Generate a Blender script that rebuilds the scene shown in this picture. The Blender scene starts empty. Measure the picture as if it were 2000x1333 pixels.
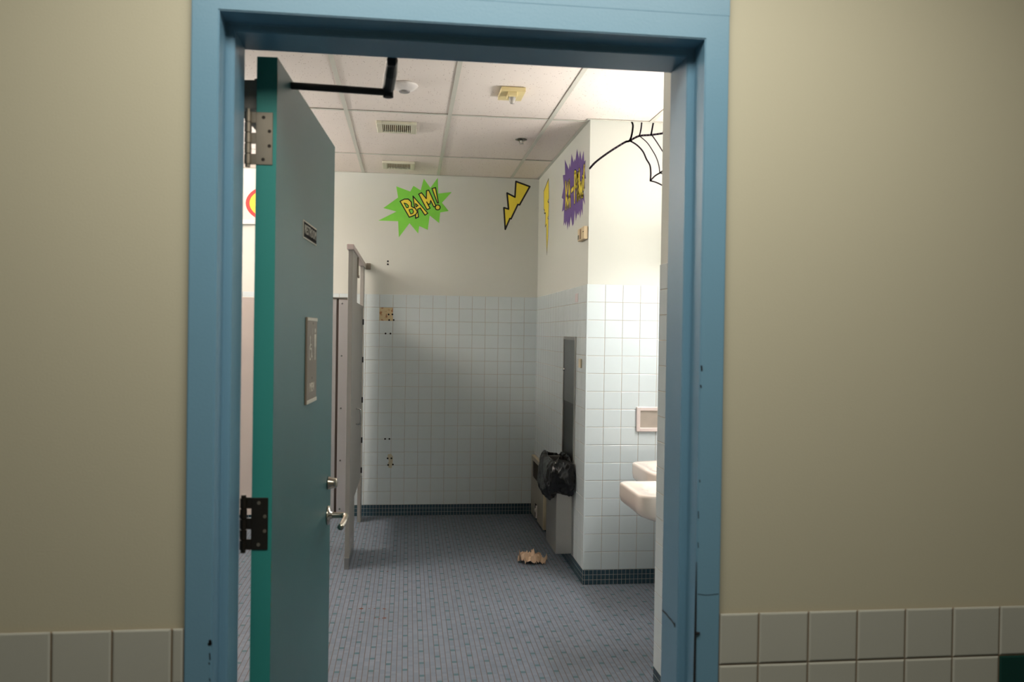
# washroom seen through an open teal door in a blue steel frame
import bpy, bmesh, math, random
from mathutils import Vector, Matrix
C = bpy.context.scene.collection
SC = bpy.context.scene

# light powers and main surface colours
HALL_W, VAN_W, VAN_UP, VAN_DN, LEFT_W, LEFT_UP, LEFT_DN = 20.0, 5.5, 14.5, 16.0, 6.5, 108.0, 12.0
HALLC = (.54, .52, .40); BLUEC = (.16, .33, .47); TEALC = (.048, .165, .175); TEDGE = (.03, .26, .24)
HTILE = (.48, .49, .44); RTILE = (.62, .69, .705)
F_A, F_B = (.135, .172, .215), (.175, .205, .25); F_ACC = (.050, .125, .15); F_GV = (.16, .185, .225); F_GU = (.105, .075, .075)

# ------------------------------------------------------------------ camera
CAM_POS = Vector((0.0, -1.6914, 1.5281))
YAW, PITCH, ROLL, FPX = 0.12322, -0.0092174, 0.015026, 1645.38
fw = Vector((math.sin(YAW), math.cos(YAW), 0)); rt = Vector((math.cos(YAW), -math.sin(YAW), 0)); up = Vector((0, 0, 1))
fw2 = fw * math.cos(PITCH) + up * math.sin(PITCH); up2 = up * math.cos(PITCH) - fw * math.sin(PITCH)
r3 = rt * math.cos(ROLL) + up2 * math.sin(ROLL); u3 = up2 * math.cos(ROLL) - rt * math.sin(ROLL)
cd = bpy.data.cameras.new('camera'); cam = bpy.data.objects.new('camera', cd); C.objects.link(cam)
M = Matrix((r3, u3, -fw2)).transposed().to_4x4(); M.translation = CAM_POS; cam.matrix_world = M
cd.sensor_width = 36; cd.lens = 36 * FPX / 2000; cd.clip_start = .02
cd.dof.use_dof = True; cd.dof.focus_distance = 6.3; cd.dof.aperture_fstop = 5.6
SC.camera = cam
# ------------------------------------------------------------------ world, view
w = bpy.data.worlds.new('world'); SC.world = w; w.use_nodes = True
w.node_tree.nodes['Background'].inputs[0].default_value = (.5, .5, .5, 1)
w.node_tree.nodes['Background'].inputs[1].default_value = 0.0
SC.view_settings.view_transform = 'Standard'; SC.view_settings.look = 'None'
SC.view_settings.exposure = 0.0; SC.view_settings.gamma = 1; SC.view_settings.use_curve_mapping = False

# ------------------------------------------------------------------ lamps of the place
def area(name, loc, direction, sx, sy, power, color, spread=180):
    l = bpy.data.lights.new(name, 'AREA'); l.shape = 'RECTANGLE'; l.size = sx; l.size_y = sy
    l.energy = power; l.color = color; l.spread = math.radians(spread)
    o = bpy.data.objects.new(name, l); C.objects.link(o)
    d = Vector(direction).normalized(); z = -d
    x = Vector((1, 0, 0)) if abs(z.z) > .9 else Vector((0, 1, 0))
    y = z.cross(x).normalized(); x = y.cross(z).normalized()
    m = Matrix((x, y, z)).transposed().to_4x4(); m.translation = loc; o.matrix_world = m
    return o
# hall ceiling troffer, above and a little behind the photographer
area('hall_troffer_light', (.20, -.74, 2.56), (0, 0, -1), 1.6, .50, HALL_W, (1.0, .93, .80))
# vanity fluorescent over the two sinks (front face, top and bottom of its lens)
area('vanity_light', (1.655, 2.42, 2.07), (-1, 0, -.05), 1.05, .10, VAN_W, (1.0, .95, .92))
area('vanity_light_upper', (1.70, 2.42, 2.145), (0, 0, 1), .10, 1.05, VAN_UP, (1.0, .95, .92))
area('vanity_light_lower', (1.70, 2.42, 1.995), (0, 0, -1), .10, 1.05, VAN_DN, (1.0, .95, .92))

# a second fluorescent high on the left wall, over the cubicles
area('left_wall_light', (-1.99, 3.90, 2.46), (1, 0, -.05), 1.75, .10, LEFT_W, (1.0, .95, .92))
area('left_wall_light_upper', (-2.05, 3.90, 2.53), (0, 0, 1), .10, 1.75, LEFT_UP, (1.0, .95, .92))
area('left_wall_light_lower', (-2.05, 3.90, 2.39), (0, 0, -1), .10, 1.75, LEFT_DN, (1.0, .95, .92))

# ------------------------------------------------------------------ helpers
def lin(r, g, b):
    f = lambda c: (c / 255 / 12.92) if c / 255 <= .04045 else ((c / 255 + .055) / 1.055) ** 2.4
    return (f(r), f(g), f(b))
MATS = {}
def mat(name, color, rough=.5, metal=0., var=.06, vscale=6., bump=0., bscale=120., spec=.5, coat=0., emis=None, estr=0.):
    if name in MATS: return MATS[name]
    m = bpy.data.materials.new(name); m.use_nodes = True; nt = m.node_tree; N = nt.nodes; L = nt.links
    b = N['Principled BSDF']; b.inputs['Roughness'].default_value = rough; b.inputs['Metallic'].default_value = metal
    b.inputs['Specular IOR Level'].default_value = spec; b.inputs['Coat Weight'].default_value = coat
    geo = N.new('ShaderNodeNewGeometry')
    nz = N.new('ShaderNodeTexNoise'); nz.inputs['Scale'].default_value = vscale; nz.inputs['Detail'].default_value = 4
    L.new(geo.outputs['Position'], nz.inputs['Vector'])
    mr = N.new('ShaderNodeMapRange'); mr.inputs[3].default_value = 1 - var; mr.inputs[4].default_value = 1 + var
    L.new(nz.outputs['Fac'], mr.inputs[0])
    mx = N.new('ShaderNodeVectorMath'); mx.operation = 'SCALE'; mx.inputs[0].default_value = color[:3]
    L.new(mr.outputs[0], mx.inputs['Scale']); L.new(mx.outputs[0], b.inputs['Base Color'])
    if bump:
        n2 = N.new('ShaderNodeTexNoise'); n2.inputs['Scale'].default_value = bscale; n2.inputs['Detail'].default_value = 3
        L.new(geo.outputs['Position'], n2.inputs['Vector'])
        bp = N.new('ShaderNodeBump'); bp.inputs['Strength'].default_value = bump; bp.inputs['Distance'].default_value = .002
        L.new(n2.outputs['Fac'], bp.inputs['Height']); L.new(bp.outputs[0], b.inputs['Normal'])
    if emis:
        b.inputs['Emission Color'].default_value = (*emis, 1); b.inputs['Emission Strength'].default_value = estr
    MATS[name] = m; return m

def floor_mat():
    m = bpy.data.materials.new('mosaic_floor'); m.use_nodes = True; nt = m.node_tree; N = nt.nodes; L = nt.links
    b = N['Principled BSDF']; geo = N.new('ShaderNodeNewGeometry'); sep = N.new('ShaderNodeSeparateXYZ')
    L.new(geo.outputs['Position'], sep.inputs[0])
    def mt(op, a, c=None, d=None):
        n = N.new('ShaderNodeMath'); n.operation = op
        for i, v in enumerate((a, c, d)):
            if v is None: continue
            if isinstance(v, (int, float)): n.inputs[i].default_value = v
            else: L.new(v, n.inputs[i])
        return n.outputs[0]
    u = mt('DIVIDE', mt('ADD', sep.outputs['X'], -.008 + .0126 + 25.2), .0252)      # + whole tiles keeps it positive
    v = mt('DIVIDE', mt('ADD', sep.outputs['Y'], -2.655 + .012 + 24.0), .0240)
    fu, fv, iu, iv = mt('FRACT', u), mt('FRACT', v), mt('FLOOR', u), mt('FLOOR', v)
    gu = mt('GREATER_THAN', mt('ABSOLUTE', mt('SUBTRACT', fu, .5)), .43)
    gv = mt('GREATER_THAN', mt('ABSOLUTE', mt('SUBTRACT', fv, .5)), .45)
    k = mt('MODULO', mt('SUBTRACT', iu, 1000.0), 3.0)
    k = mt('MODULO', mt('ADD', iu, 3000 - 1000), 3.0)
    colacc = mt('LESS_THAN', mt('ABSOLUTE', mt('SUBTRACT', k, 0.0)), .5)
    j = mt('FLOOR', mt('DIVIDE', mt('ADD', mt('ADD', iu, 3000 - 1000), .5), 3.0))
    par = mt('MODULO', j, 2.0)
    vv = mt('MODULO', mt('ADD', mt('ADD', iv, 6000 - 1000), mt('MULTIPLY', par, 3.0)), 6.0)
    rowacc = mt('LESS_THAN', mt('ABSOLUTE', mt('SUBTRACT', vv, 2.0)), .5)
    acc = mt('MULTIPLY', colacc, rowacc)
    wn = N.new('ShaderNodeTexWhiteNoise'); wn.noise_dimensions = '2D'
    cmb = N.new('ShaderNodeCombineXYZ'); L.new(iu, cmb.inputs[0]); L.new(iv, cmb.inputs[1]); L.new(cmb.outputs[0], wn.inputs['Vector'])
    def mix(f, a, c):
        n = N.new('ShaderNodeMix'); n.data_type = 'RGBA'
        L.new(f, n.inputs[0])
        for i, q in ((6, a), (7, c)):
            if isinstance(q, tuple): n.inputs[i].default_value = (*q, 1)
            else: L.new(q, n.inputs[i])
        return n.outputs[2]
    base = mix(wn.outputs['Value'], F_A, F_B)
    base = mix(acc, base, F_ACC)
    base = mix(gv, base, F_GV)
    base = mix(gu, base, F_GU)
    nz = N.new('ShaderNodeTexNoise'); nz.inputs['Scale'].default_value = 3; nz.inputs['Detail'].default_value = 6
    L.new(geo.outputs['Position'], nz.inputs['Vector'])
    mr = N.new('ShaderNodeMapRange'); mr.inputs[3].default_value = .82; mr.inputs[4].default_value = 1.12; L.new(nz.outputs['Fac'], mr.inputs[0])
    sc = N.new('ShaderNodeVectorMath'); sc.operation = 'SCALE'; L.new(base, sc.inputs[0]); L.new(mr.outputs[0], sc.inputs['Scale'])
    L.new(sc.outputs[0], b.inputs['Base Color'])
    b.inputs['Roughness'].default_value = .55; b.inputs['Specular IOR Level'].default_value = .35
    h = mt('SUBTRACT', 1.0, mt('MAXIMUM', gu, gv)); bp = N.new('ShaderNodeBump'); bp.inputs['Strength'].default_value = .35; bp.inputs['Distance'].default_value = .001
    L.new(h, bp.inputs['Height']); L.new(bp.outputs[0], b.inputs['Normal'])
    return m

def ceiling_mat():
    m = mat('acoustic_ceiling_tile', lin(244, 233, 224), .9, var=.03, vscale=2, bump=.25, bscale=160)
    nt = m.node_tree; N = nt.nodes; L = nt.links; b = N['Principled BSDF']
    src = b.inputs['Base Color'].links[0].from_socket
    geo = [n for n in N if n.type == 'NEW_GEOMETRY'][0]
    vo = N.new('ShaderNodeTexVoronoi'); vo.inputs['Scale'].default_value = 70; L.new(geo.outputs['Position'], vo.inputs['Vector'])
    lt = N.new('ShaderNodeMath'); lt.operation = 'LESS_THAN'; lt.inputs[1].default_value = .16; L.new(vo.outputs['Distance'], lt.inputs[0])
    nz = N.new('ShaderNodeTexNoise'); nz.inputs['Scale'].default_value = 45; L.new(geo.outputs['Position'], nz.inputs['Vector'])
    g2 = N.new('ShaderNodeMath'); g2.operation = 'GREATER_THAN'; g2.inputs[1].default_value = .52; L.new(nz.outputs['Fac'], g2.inputs[0])
    ml = N.new('ShaderNodeMath'); ml.operation = 'MULTIPLY'; L.new(lt.outputs[0], ml.inputs[0]); L.new(g2.outputs[0], ml.inputs[1])
    mx = N.new('ShaderNodeMix'); mx.data_type = 'RGBA'; L.new(ml.outputs[0], mx.inputs[0]); L.new(src, mx.inputs[6])
    mx.inputs[7].default_value = (*lin(150, 122, 104), 1); L.new(mx.outputs[2], b.inputs['Base Color'])
    return m

def link(name, me, material, parent=None, kind=None, label=None):
    o = bpy.data.objects.new(name, me); C.objects.link(o)
    if material: me.materials.append(material)
    if parent: o.parent = parent
    if kind: o['kind'] = kind
    if label: o['label'] = label
    return o
def obj(name, bm, material, parent=None, smooth=False, **k):
    me = bpy.data.meshes.new(name); bmesh.ops.recalc_face_normals(bm, faces=bm.faces); bm.to_mesh(me); bm.free()
    if smooth:
        for p in me.polygons: p.use_smooth = True
    o = link(name, me, material, parent, **k)
    if smooth == 'auto':
        md = o.modifiers.new('weld_normals', 'WEIGHTED_NORMAL')
    return o
def bx(bm, a, b, bevel=0, seg=2, only=None):
    """axis-aligned box from corner a to corner b added to bm"""
    t = bmesh.new(); bmesh.ops.create_cube(t, size=1)
    s = [abs(b[i] - a[i]) for i in range(3)]; c = [(a[i] + b[i]) / 2 for i in range(3)]
    bmesh.ops.scale(t, vec=s, verts=t.verts); bmesh.ops.translate(t, vec=c, verts=t.verts)
    if bevel: bmesh.ops.bevel(t, geom=list(t.edges), offset=min(bevel, min(s) * .45), segments=seg, affect='EDGES', profile=.6)
    merge(bm, t)
def merge(bm, t, m=None):
    if m is not None: bmesh.ops.transform(t, matrix=m, verts=t.verts)
    me = bpy.data.meshes.new('tmp'); t.to_mesh(me); t.free(); bm.from_mesh(me); bpy.data.meshes.remove(me)
def box(name, a, b, material, parent=None, bevel=0, seg=2, **k):
    bm = bmesh.new(); bx(bm, a, b, bevel, seg); return obj(name, bm, material, parent, **k)
def cyl(bm, p0, p1, r0, r1=None, n=20, cap=True):
    p0, p1 = Vector(p0), Vector(p1); d = p1 - p0; r1 = r0 if r1 is None else r1
    t = bmesh.new(); bmesh.ops.create_cone(t, cap_ends=cap, segments=n, radius1=r0, radius2=r1, depth=d.length)
    q = Vector((0, 0, 1)).rotation_difference(d.normalized()).to_matrix().to_4x4(); q.translation = (p0 + p1) / 2
    merge(bm, t, q)
def tube(bm, pts, r, n=14):
    """swept round bar through pts (joined rings)"""
    pts = [Vector(p) for p in pts]; rings = []
    rr = r if isinstance(r, (list, tuple)) else [r] * len(pts)
    prev = None
    for i, p in enumerate(pts):
        t = (pts[min(i + 1, len(pts) - 1)] - pts[max(i - 1, 0)]).normalized()
        if prev is None:
            a = t.orthogonal().normalized()
        else:
            a = (prev - t * prev.dot(t)).normalized()
        prev = a; b2 = t.cross(a)
        rings.append([bm.verts.new(p + (a * math.cos(2 * math.pi * k / n) + b2 * math.sin(2 * math.pi * k / n)) * rr[i]) for k in range(n)])
    for i in range(len(rings) - 1):
        for k in range(n): bm.faces.new((rings[i][k], rings[i][(k + 1) % n], rings[i + 1][(k + 1) % n], rings[i + 1][k]))
    bm.faces.new(rings[0][::-1]); bm.faces.new(rings[-1])
def lathe(bm, c, axis, prof, n=28):
    """prof = [(radius, distance along axis)]"""
    c = Vector(c); ax = Vector(axis).normalized(); a = ax.orthogonal().normalized(); b2 = ax.cross(a); rings = []
    for r, h in prof:
        if r < 1e-6: rings.append([bm.verts.new(c + ax * h)])
        else: rings.append([bm.verts.new(c + ax * h + (a * math.cos(2 * math.pi * k / n) + b2 * math.sin(2 * math.pi * k / n)) * r) for k in range(n)])
    for i in range(len(rings) - 1):
        A, B = rings[i], rings[i + 1]
        for k in range(n):
            k2 = (k + 1) % n
            if len(A) == 1 and len(B) == 1: continue
            if len(A) == 1: bm.faces.new((A[0], B[k2], B[k]))
            elif len(B) == 1: bm.faces.new((A[k], A[k2], B[0]))
            else: bm.faces.new((A[k], A[k2], B[k2], B[k]))
def smooth_path(pts, n=6):
    out = []
    P = [Vector(p) for p in pts]
    for i in range(len(P) - 1):
        p0, p1, p2, p3 = P[max(i - 1, 0)], P[i], P[i + 1], P[min(i + 2, len(P) - 1)]
        for k in range(n):
            t = k / n
            out.append(.5 * ((2 * p1) + (p2 - p0) * t + (2 * p0 - 5 * p1 + 4 * p2 - p3) * t * t + (3 * p1 - p0 - 3 * p2 + p3) * t ** 3))
    out.append(P[-1]); return out
def tag(o, label, cat, group=None):
    o['label'] = label; o['category'] = cat
    if group: o['group'] = group
    return o
def empty(name, loc=(0, 0, 0), rz=0):
    o = bpy.data.objects.new(name, None); C.objects.link(o); o.empty_display_size = .1
    o.location = loc; o.rotation_euler = (0, 0, rz); return o

# wall tiles as real geometry: each tile a raised slab with softened edges, all in one mesh per wall face
def tiles(name, O, U, V, NRM, width, height, pu, pv, material, parent, grout=.0022, depth=.0016, u_off=0., lift=.0, skip=(), edge_round=.0016, bull=0., paint=None, pick=None):
    """O lower corner of field, columns counted along U from u_off, rows along V from O (top row last)"""
    O, U, V, NRM = map(Vector, (O, U, V, NRM)); bm = bmesh.new(); r = random.Random(hash(name) % 999 if 0 else len(name))
    nv = int(round(height / pv)); pv = height / nv
    u0 = u_off % pu - pu if u_off % pu > 1e-6 else 0
    cols = []; u = u0
    while u < width - 1e-4:
        cols.append((max(u, 0), min(u + pu, width))); u += pu
    for j in range(nv):
        for i, (a, b) in enumerate(cols):
            if (i, j) in skip or (pick and not pick(i, j)): continue
            if b - a < .006: continue
            a2, b2 = a + grout / 2, b - grout / 2; c2, d2 = j * pv + grout / 2, (j + 1) * pv - grout / 2
            tx, ty = (r.random() - .5) * .0005, (r.random() - .5) * .0005; dd = (r.random() - .5) * .0004
            def P(x, y, h): return O + U * x + V * y + NRM * h
            e = edge_round; top = bull if (bull and j == nv - 1) else 0
            lv = [(0, -.001), (.25, .6), (1, 1.0)]
            rings = []
            for q, hh in lv:
                et = e * q
                ett = top * (1 - math.cos(q * math.pi / 2)) if top else et
                H = lift + depth * hh + dd
                rings.append([bm.verts.new(P(x, y, H + (tx * sx + ty * sy) * (hh if hh > 0 else 0))) for x, y, sx, sy in
                              ((a2 + et, c2 + et, -1, -1), (b2 - et, c2 + et, 1, -1), (b2 - et, d2 - et, 1, 1), (a2 + et, d2 - et, -1, 1))])
            for k in range(len(rings) - 1):
                for s in range(4): bm.faces.new((rings[k][s], rings[k][(s + 1) % 4], rings[k + 1][(s + 1) % 4], rings[k + 1][s]))
            bm.faces.new(rings[-1])
    # direction check: make the faces look along NRM
    o_ = obj(name, bm, material, parent)
    return o_
def flat_poly(bm, pts3, holes=()):
    """filled (possibly concave) polygon"""
    vs = [bm.verts.new(p) for p in pts3]
    es = [bm.edges.new((vs[i], vs[(i + 1) % len(vs)])) for i in range(len(vs))]
    for h in holes:
        hv = [bm.verts.new(p) for p in h]; es += [bm.edges.new((hv[i], hv[(i + 1) % len(hv)])) for i in range(len(hv))]
    bmesh.ops.triangle_fill(bm, use_beauty=True, use_dissolve=False, edges=es)
def ribbon(bm, pts2, width, plane, closed=False):
    """stroke of given width along 2D points; plane maps (x, y) to a 3D point; round joins"""
    P = [Vector(p) for p in pts2]; n = len(P)
    segs = [(P[i], P[(i + 1) % n]) for i in range(n if closed else n - 1)]
    h = width / 2 if not isinstance(width, (list, tuple)) else None
    for a, b in segs:
        d = (b - a)
        if d.length < 1e-6: continue
        d.normalize(); q = Vector((-d.y, d.x)) * h
        bm.faces.new([bm.verts.new(plane(v)) for v in (a - q, b - q, b + q, a + q)])
    for p in P:
        bm.faces.new([bm.verts.new(plane(p + Vector((math.cos(t), math.sin(t))) * h)) for t in [2 * math.pi * k / 10 for k in range(10)]])

# outlines of the painted designs, in metres on their walls
BURST = [(0.114, 2.8), (0.17, 2.726), (0.229, 2.81), (0.235, 2.68), (0.347, 2.697), (0.267, 2.605), (0.324, 2.538), (0.254, 2.524), (0.246, 2.436), (0.167, 2.496), (0.153, 2.376), (0.082, 2.406), (0.074, 2.344), (0.002, 2.427), (-0.084, 2.307), (-0.092, 2.44), (-0.253, 2.441), (-0.106, 2.52), (-0.214, 2.545), (-0.095, 2.636), (-0.111, 2.728), (0.004, 2.689), (0.03, 2.737), (0.09, 2.702)]
BAM_B = [(-0.078, 2.605), (-0.044, 2.624), (-0.011, 2.626), (0.014, 2.602), (0.016, 2.565), (0.049, 2.55), (0.065, 2.522), (0.052, 2.5), (0.028, 2.487), (-0.001, 2.476)]
BAM_B_HOLES = [[(-0.045, 2.592), (-0.023, 2.585), (-0.008, 2.569), (-0.012, 2.555), (-0.024, 2.554)], [(-0.004, 2.538), (0.023, 2.545), (0.033, 2.525), (0.029, 2.51), (0.011, 2.503)]]
BAM_A = [(0.027, 2.652), (0.151, 2.514), (0.128, 2.497), (0.088, 2.555), (0.066, 2.544), (0.075, 2.481), (0.051, 2.469), (0.052, 2.505), (0.041, 2.562)]
BAM_A_HOLE = [(0.049, 2.591), (0.07, 2.575), (0.053, 2.562)]
BAM_M = [(0.074, 2.67), (0.097, 2.682), (0.137, 2.635), (0.138, 2.7), (0.156, 2.706), (0.218, 2.576), (0.199, 2.569), (0.174, 2.62), (0.168, 2.591), (0.15, 2.59), (0.141, 2.607), (0.169, 2.556), (0.144, 2.543)]
BAM_X = [(0.183, 2.72), (0.212, 2.729), (0.238, 2.602), (0.229, 2.602)]
BAM_DOT = [(0.253, 2.566), (0.251, 2.557), (0.246, 2.549), (0.237, 2.545), (0.228, 2.545), (0.22, 2.548), (0.214, 2.555), (0.212, 2.564), (0.214, 2.573), (0.219, 2.581), (0.228, 2.585), (0.237, 2.585), (0.245, 2.582), (0.251, 2.575)]
BOLT_BACK = [(0.884, 2.805), (1.003, 2.766), (0.918, 2.609), (0.904, 2.612), (0.848, 2.49), (0.838, 2.492), (0.8, 2.4), (0.786, 2.581), (0.825, 2.571), (0.811, 2.705), (0.878, 2.673)]
BOLT_SIDE = [(4.849, 2.747), (4.821, 2.584), (4.872, 2.57), (4.822, 2.555), (4.83, 2.452), (4.859, 2.439), (4.832, 2.427), (4.835, 2.276), (4.877, 2.153), (4.911, 2.284), (4.922, 2.399), (4.979, 2.384), (4.967, 2.493), (5.036, 2.5), (5.02, 2.522), (5.058, 2.535), (5.077, 2.684)]
POW_BURST = [(4.164, 2.758), (4.006, 2.657), (3.98, 2.696), (3.948, 2.66), (3.918, 2.746), (3.837, 2.673), (3.812, 2.692), (3.783, 2.67), (3.73, 2.741), (3.663, 2.662), (3.628, 2.706), (3.58, 2.634), (3.519, 2.683), (3.497, 2.61), (3.454, 2.611), (3.468, 2.549), (3.433, 2.493), (3.476, 2.498), (3.459, 2.433), (3.509, 2.446), (3.449, 2.331), (3.516, 2.376), (3.52, 2.276), (3.561, 2.322), (3.594, 2.265), (3.624, 2.321), (3.648, 2.293), (3.688, 2.314), (3.732, 2.268), (3.77, 2.347), (3.804, 2.261), (3.844, 2.248), (3.907, 2.323), (3.958, 2.253), (3.99, 2.296), (4.021, 2.245), (4.056, 2.31), (4.093, 2.281), (4.126, 2.313), (4.17, 2.291), (4.164, 2.404), (4.242, 2.4), (4.193, 2.482), (4.261, 2.504), (4.188, 2.572), (4.233, 2.66), (4.145, 2.647)]
POW_STROKES = [[(4.11, 2.587), (4.088, 2.403)], [(4.03, 2.565), (4.086, 2.49), (4.011, 2.401)], [(4.0, 2.408), (3.981, 2.573), (3.933, 2.398)], [(3.996, 2.468), (3.949, 2.463)], [(3.898, 2.493), (3.834, 2.498)], [(3.786, 2.402), (3.796, 2.598), (3.755, 2.588), (3.743, 2.538), (3.748, 2.502), (3.782, 2.497)], [(3.662, 2.48), (3.662, 2.441), (3.668, 2.412), (3.679, 2.4), (3.692, 2.406), (3.704, 2.431), (3.713, 2.468), (3.716, 2.509), (3.713, 2.544), (3.704, 2.565), (3.692, 2.568), (3.679, 2.551), (3.668, 2.519), (3.662, 2.48)], [(3.644, 2.583), (3.615, 2.399), (3.592, 2.491), (3.557, 2.401), (3.534, 2.521)], [(3.492, 2.579), (3.501, 2.44)], [(3.518, 2.407), (3.52, 2.399)]]
WEB = [([(1.082, 2.536), (1.115, 2.573), (1.164, 2.613), (1.224, 2.656), (1.299, 2.704), (1.324, 2.712), (1.385, 2.745), (1.461, 2.755), (1.54, 2.769), (1.595, 2.777)], 0.011), ([(1.338, 2.829), (1.346, 2.81), (1.343, 2.771), (1.336, 2.736), (1.326, 2.713)], 0.01), ([(1.401, 2.827), (1.397, 2.788), (1.388, 2.747)], 0.008), ([(1.474, 2.83), (1.467, 2.791), (1.461, 2.757)], 0.009), ([(1.55, 2.831), (1.535, 2.769)], 0.008), ([(1.331, 2.713), (1.375, 2.688), (1.412, 2.651), (1.434, 2.606), (1.457, 2.569), (1.463, 2.52), (1.461, 2.475)], 0.009), ([(1.392, 2.743), (1.436, 2.708), (1.469, 2.664), (1.496, 2.619), (1.513, 2.571), (1.52, 2.525)], 0.006), ([(1.468, 2.752), (1.501, 2.708), (1.543, 2.646), (1.588, 2.574)], 0.007), ([(1.461, 2.475), (1.49, 2.506), (1.52, 2.525), (1.548, 2.547), (1.587, 2.581)], 0.008), ([(1.461, 2.475), (1.502, 2.465), (1.546, 2.445), (1.59, 2.425)], 0.008), ([(1.52, 2.525), (1.545, 2.519), (1.581, 2.506)], 0.006)]
HOLES = [(-0.171, 2.107), (-0.171, 2.082), (-0.182, 1.51), (-0.142, 1.51), (-0.174, 0.638), (-0.139, 0.638), (-0.151, 0.477), (-0.12, 0.477), (-0.146, 0.422), (-0.107, 0.426), (-0.159, 1.668), (-0.128, 1.669), (-0.154, 1.622), (-0.117, 1.623)]

# ------------------------------------------------------------------ materials
hall_paint = mat('hall_wall_paint', HALLC, .55, var=.02, vscale=2, bump=.12, bscale=260)
room_paint = mat('mint_wall_paint', lin(205, 207, 199), .5, var=.015, vscale=2, bump=.06, bscale=200)
blue = mat('blue_frame_paint', BLUEC, .38, var=.04, vscale=5, bump=.12, bscale=180)
teal = mat('teal_door_paint', TEALC, .42, var=.10, vscale=2.2, bump=.12, bscale=220)
teal_edge = mat('teal_edge_paint', TEDGE, .5, var=.05, vscale=6)
hall_tile = mat('hall_ceramic', HTILE, .22, var=.025, vscale=5)
green_tile = mat('dark_green_ceramic', lin(20, 62, 56), .2, var=.08)
grout_h = mat('hall_grout', lin(128, 112, 92), .9, var=.12, vscale=30)
room_tile = mat('pale_aqua_ceramic', RTILE, .16, var=.03, vscale=4)
grout_r = mat('room_grout', lin(176, 160, 142), .9, var=.1, vscale=30)
base_tile = mat('dark_teal_mosaic', lin(46, 72, 84), .25, var=.25, vscale=35)
grout_b = mat('mosaic_grout', lin(150, 150, 146), .9)
steel = mat('brushed_steel', lin(170, 168, 164), .33, 1.0, var=.06, vscale=14)
dsteel = mat('dark_brushed_steel', lin(120, 122, 122), .3, 1.0, var=.08, vscale=9)
satin = mat('satin_nickel', lin(196, 188, 176), .22, 1.0)
hinge_m = mat('dull_hinge_steel', lin(150, 142, 130), .45, .85, var=.12, vscale=30)
hinge_d = mat('dark_bronze_hinge', lin(62, 58, 54), .4, .8, var=.12, vscale=30)
dark = mat('black_metal', lin(26, 27, 30), .45, .3)
hole_m = mat('dark_hole', lin(12, 11, 10), .9)
grey_paint = mat('grey_closer_paint', lin(172, 170, 164), .5)
part_m = mat('partition_enamel', lin(142, 139, 134), .38, .0, var=.03, vscale=5)
part_pink = mat('partition_edge_enamel', lin(188, 172, 168), .35, .0, var=.04)
alum = mat('satin_aluminium', lin(196, 196, 200), .34, .85, var=.05, vscale=12)
strip_m = mat('anodised_strip', lin(208, 206, 208), .4, .2, var=.04)
chrome = mat('chrome', lin(215, 215, 215), .12, 1.0)
porcelain = mat('warm_white_porcelain', lin(238, 224, 212), .14, var=.01, coat=.4)
cream = mat('cream_enamel', lin(198, 186, 158), .45, var=.05, vscale=12)
heater_face = mat('beige_heater_enamel', lin(158, 152, 138), .42, var=.05, vscale=10)
white_pl = mat('white_plastic', lin(232, 226, 222), .4)
yel_pl = mat('yellowed_plastic', lin(232, 214, 160), .4, var=.05, vscale=20)
beige_pl = mat('aged_beige_plastic', lin(200, 180, 145), .45, var=.08, vscale=30)
louvre_b = mat('brown_dust_louvre', lin(170, 138, 104), .7, var=.2, vscale=60)
vent_m = mat('pale_green_vent_enamel', lin(214, 210, 188), .5, var=.04)
bag_m = mat('black_bin_liner', (.003, .003, .0035), .20, var=.15, vscale=20, spec=.4)
paper_m = mat('brown_paper_towel', lin(218, 190, 162), .85, var=.10, vscale=40)
mg = mat('green_mural_paint', (.20, .62, .06), .6, var=.10, vscale=12)
my = mat('yellow_mural_paint', (.86, .70, .06), .6, var=.06, vscale=14)
mk = mat('black_mural_paint', (.012, .011, .013), .55)
mp = mat('purple_mural_paint', (.11, .055, .24), .6, var=.10, vscale=12)
mw = mat('dark_web_paint', lin(58, 44, 58), .6, var=.15, vscale=20)
mr_ = mat('red_mural_paint', (.66, .035, .03), .6, var=.05)
frame_grey = mat('sign_grey_brown', lin(128, 116, 100), .45)
sign_dark = mat('sign_charcoal', lin(34, 31, 28), .85, spec=.1)
sign_light = mat('sign_pale_lettering', lin(222, 218, 204), .6)

# ------------------------------------------------------------------ setting: floor, ceiling, walls
XR, YB, YC, YD, ZW, ZC, XA, XL = 1.081, 5.345, 3.335, 1.848, 1.834, 2.83, 1.775, -2.3
ZB = .0920
P = .1096
floor = box('floor', (-3.6, -2.9, -.12), (3.2, 5.6, 0), floor_mat(), kind='structure', label='grey lavender mosaic tile floor with small teal squares')
# hall side
wall_front = empty('wall_front'); wall_front['kind'] = 'structure'; wall_front['label'] = 'beige painted wall with pale tiled wainscot around the blue door frame'
bm = bmesh.new()
bx(bm, (-3.6, 0, 0), (-.405, .20, 2.9)); bx(bm, (.637, 0, 0), (3.2, .20, 2.9)); bx(bm, (-.405, 0, 2.19), (.637, .20, 2.9))
obj('painted_wall', bm, hall_paint, wall_front)
ZT = .951
box('grout_bed', (-3.4, -.0085, 0), (-.4195, .001, ZT - .004), grout_h, wall_front, bevel=.001)
box('grout_bed', (.6515, -.0085, 0), (3.1, .001, ZT - .004), grout_h, wall_front, bevel=.001)
nr = 9; hp = .1085; z0 = ZT - nr * hp
tiles('wainscot', (-.4425 - 27 * P, -.0085, z0), (1, 0, 0), (0, 0, 1), (0, -1, 0), .0235 + 27 * P - .0008, nr * hp, P, hp, hall_tile, wall_front, grout=.003, depth=.0028, edge_round=.0035, bull=.010, u_off=0)
uo = .7385 - .6525
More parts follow.
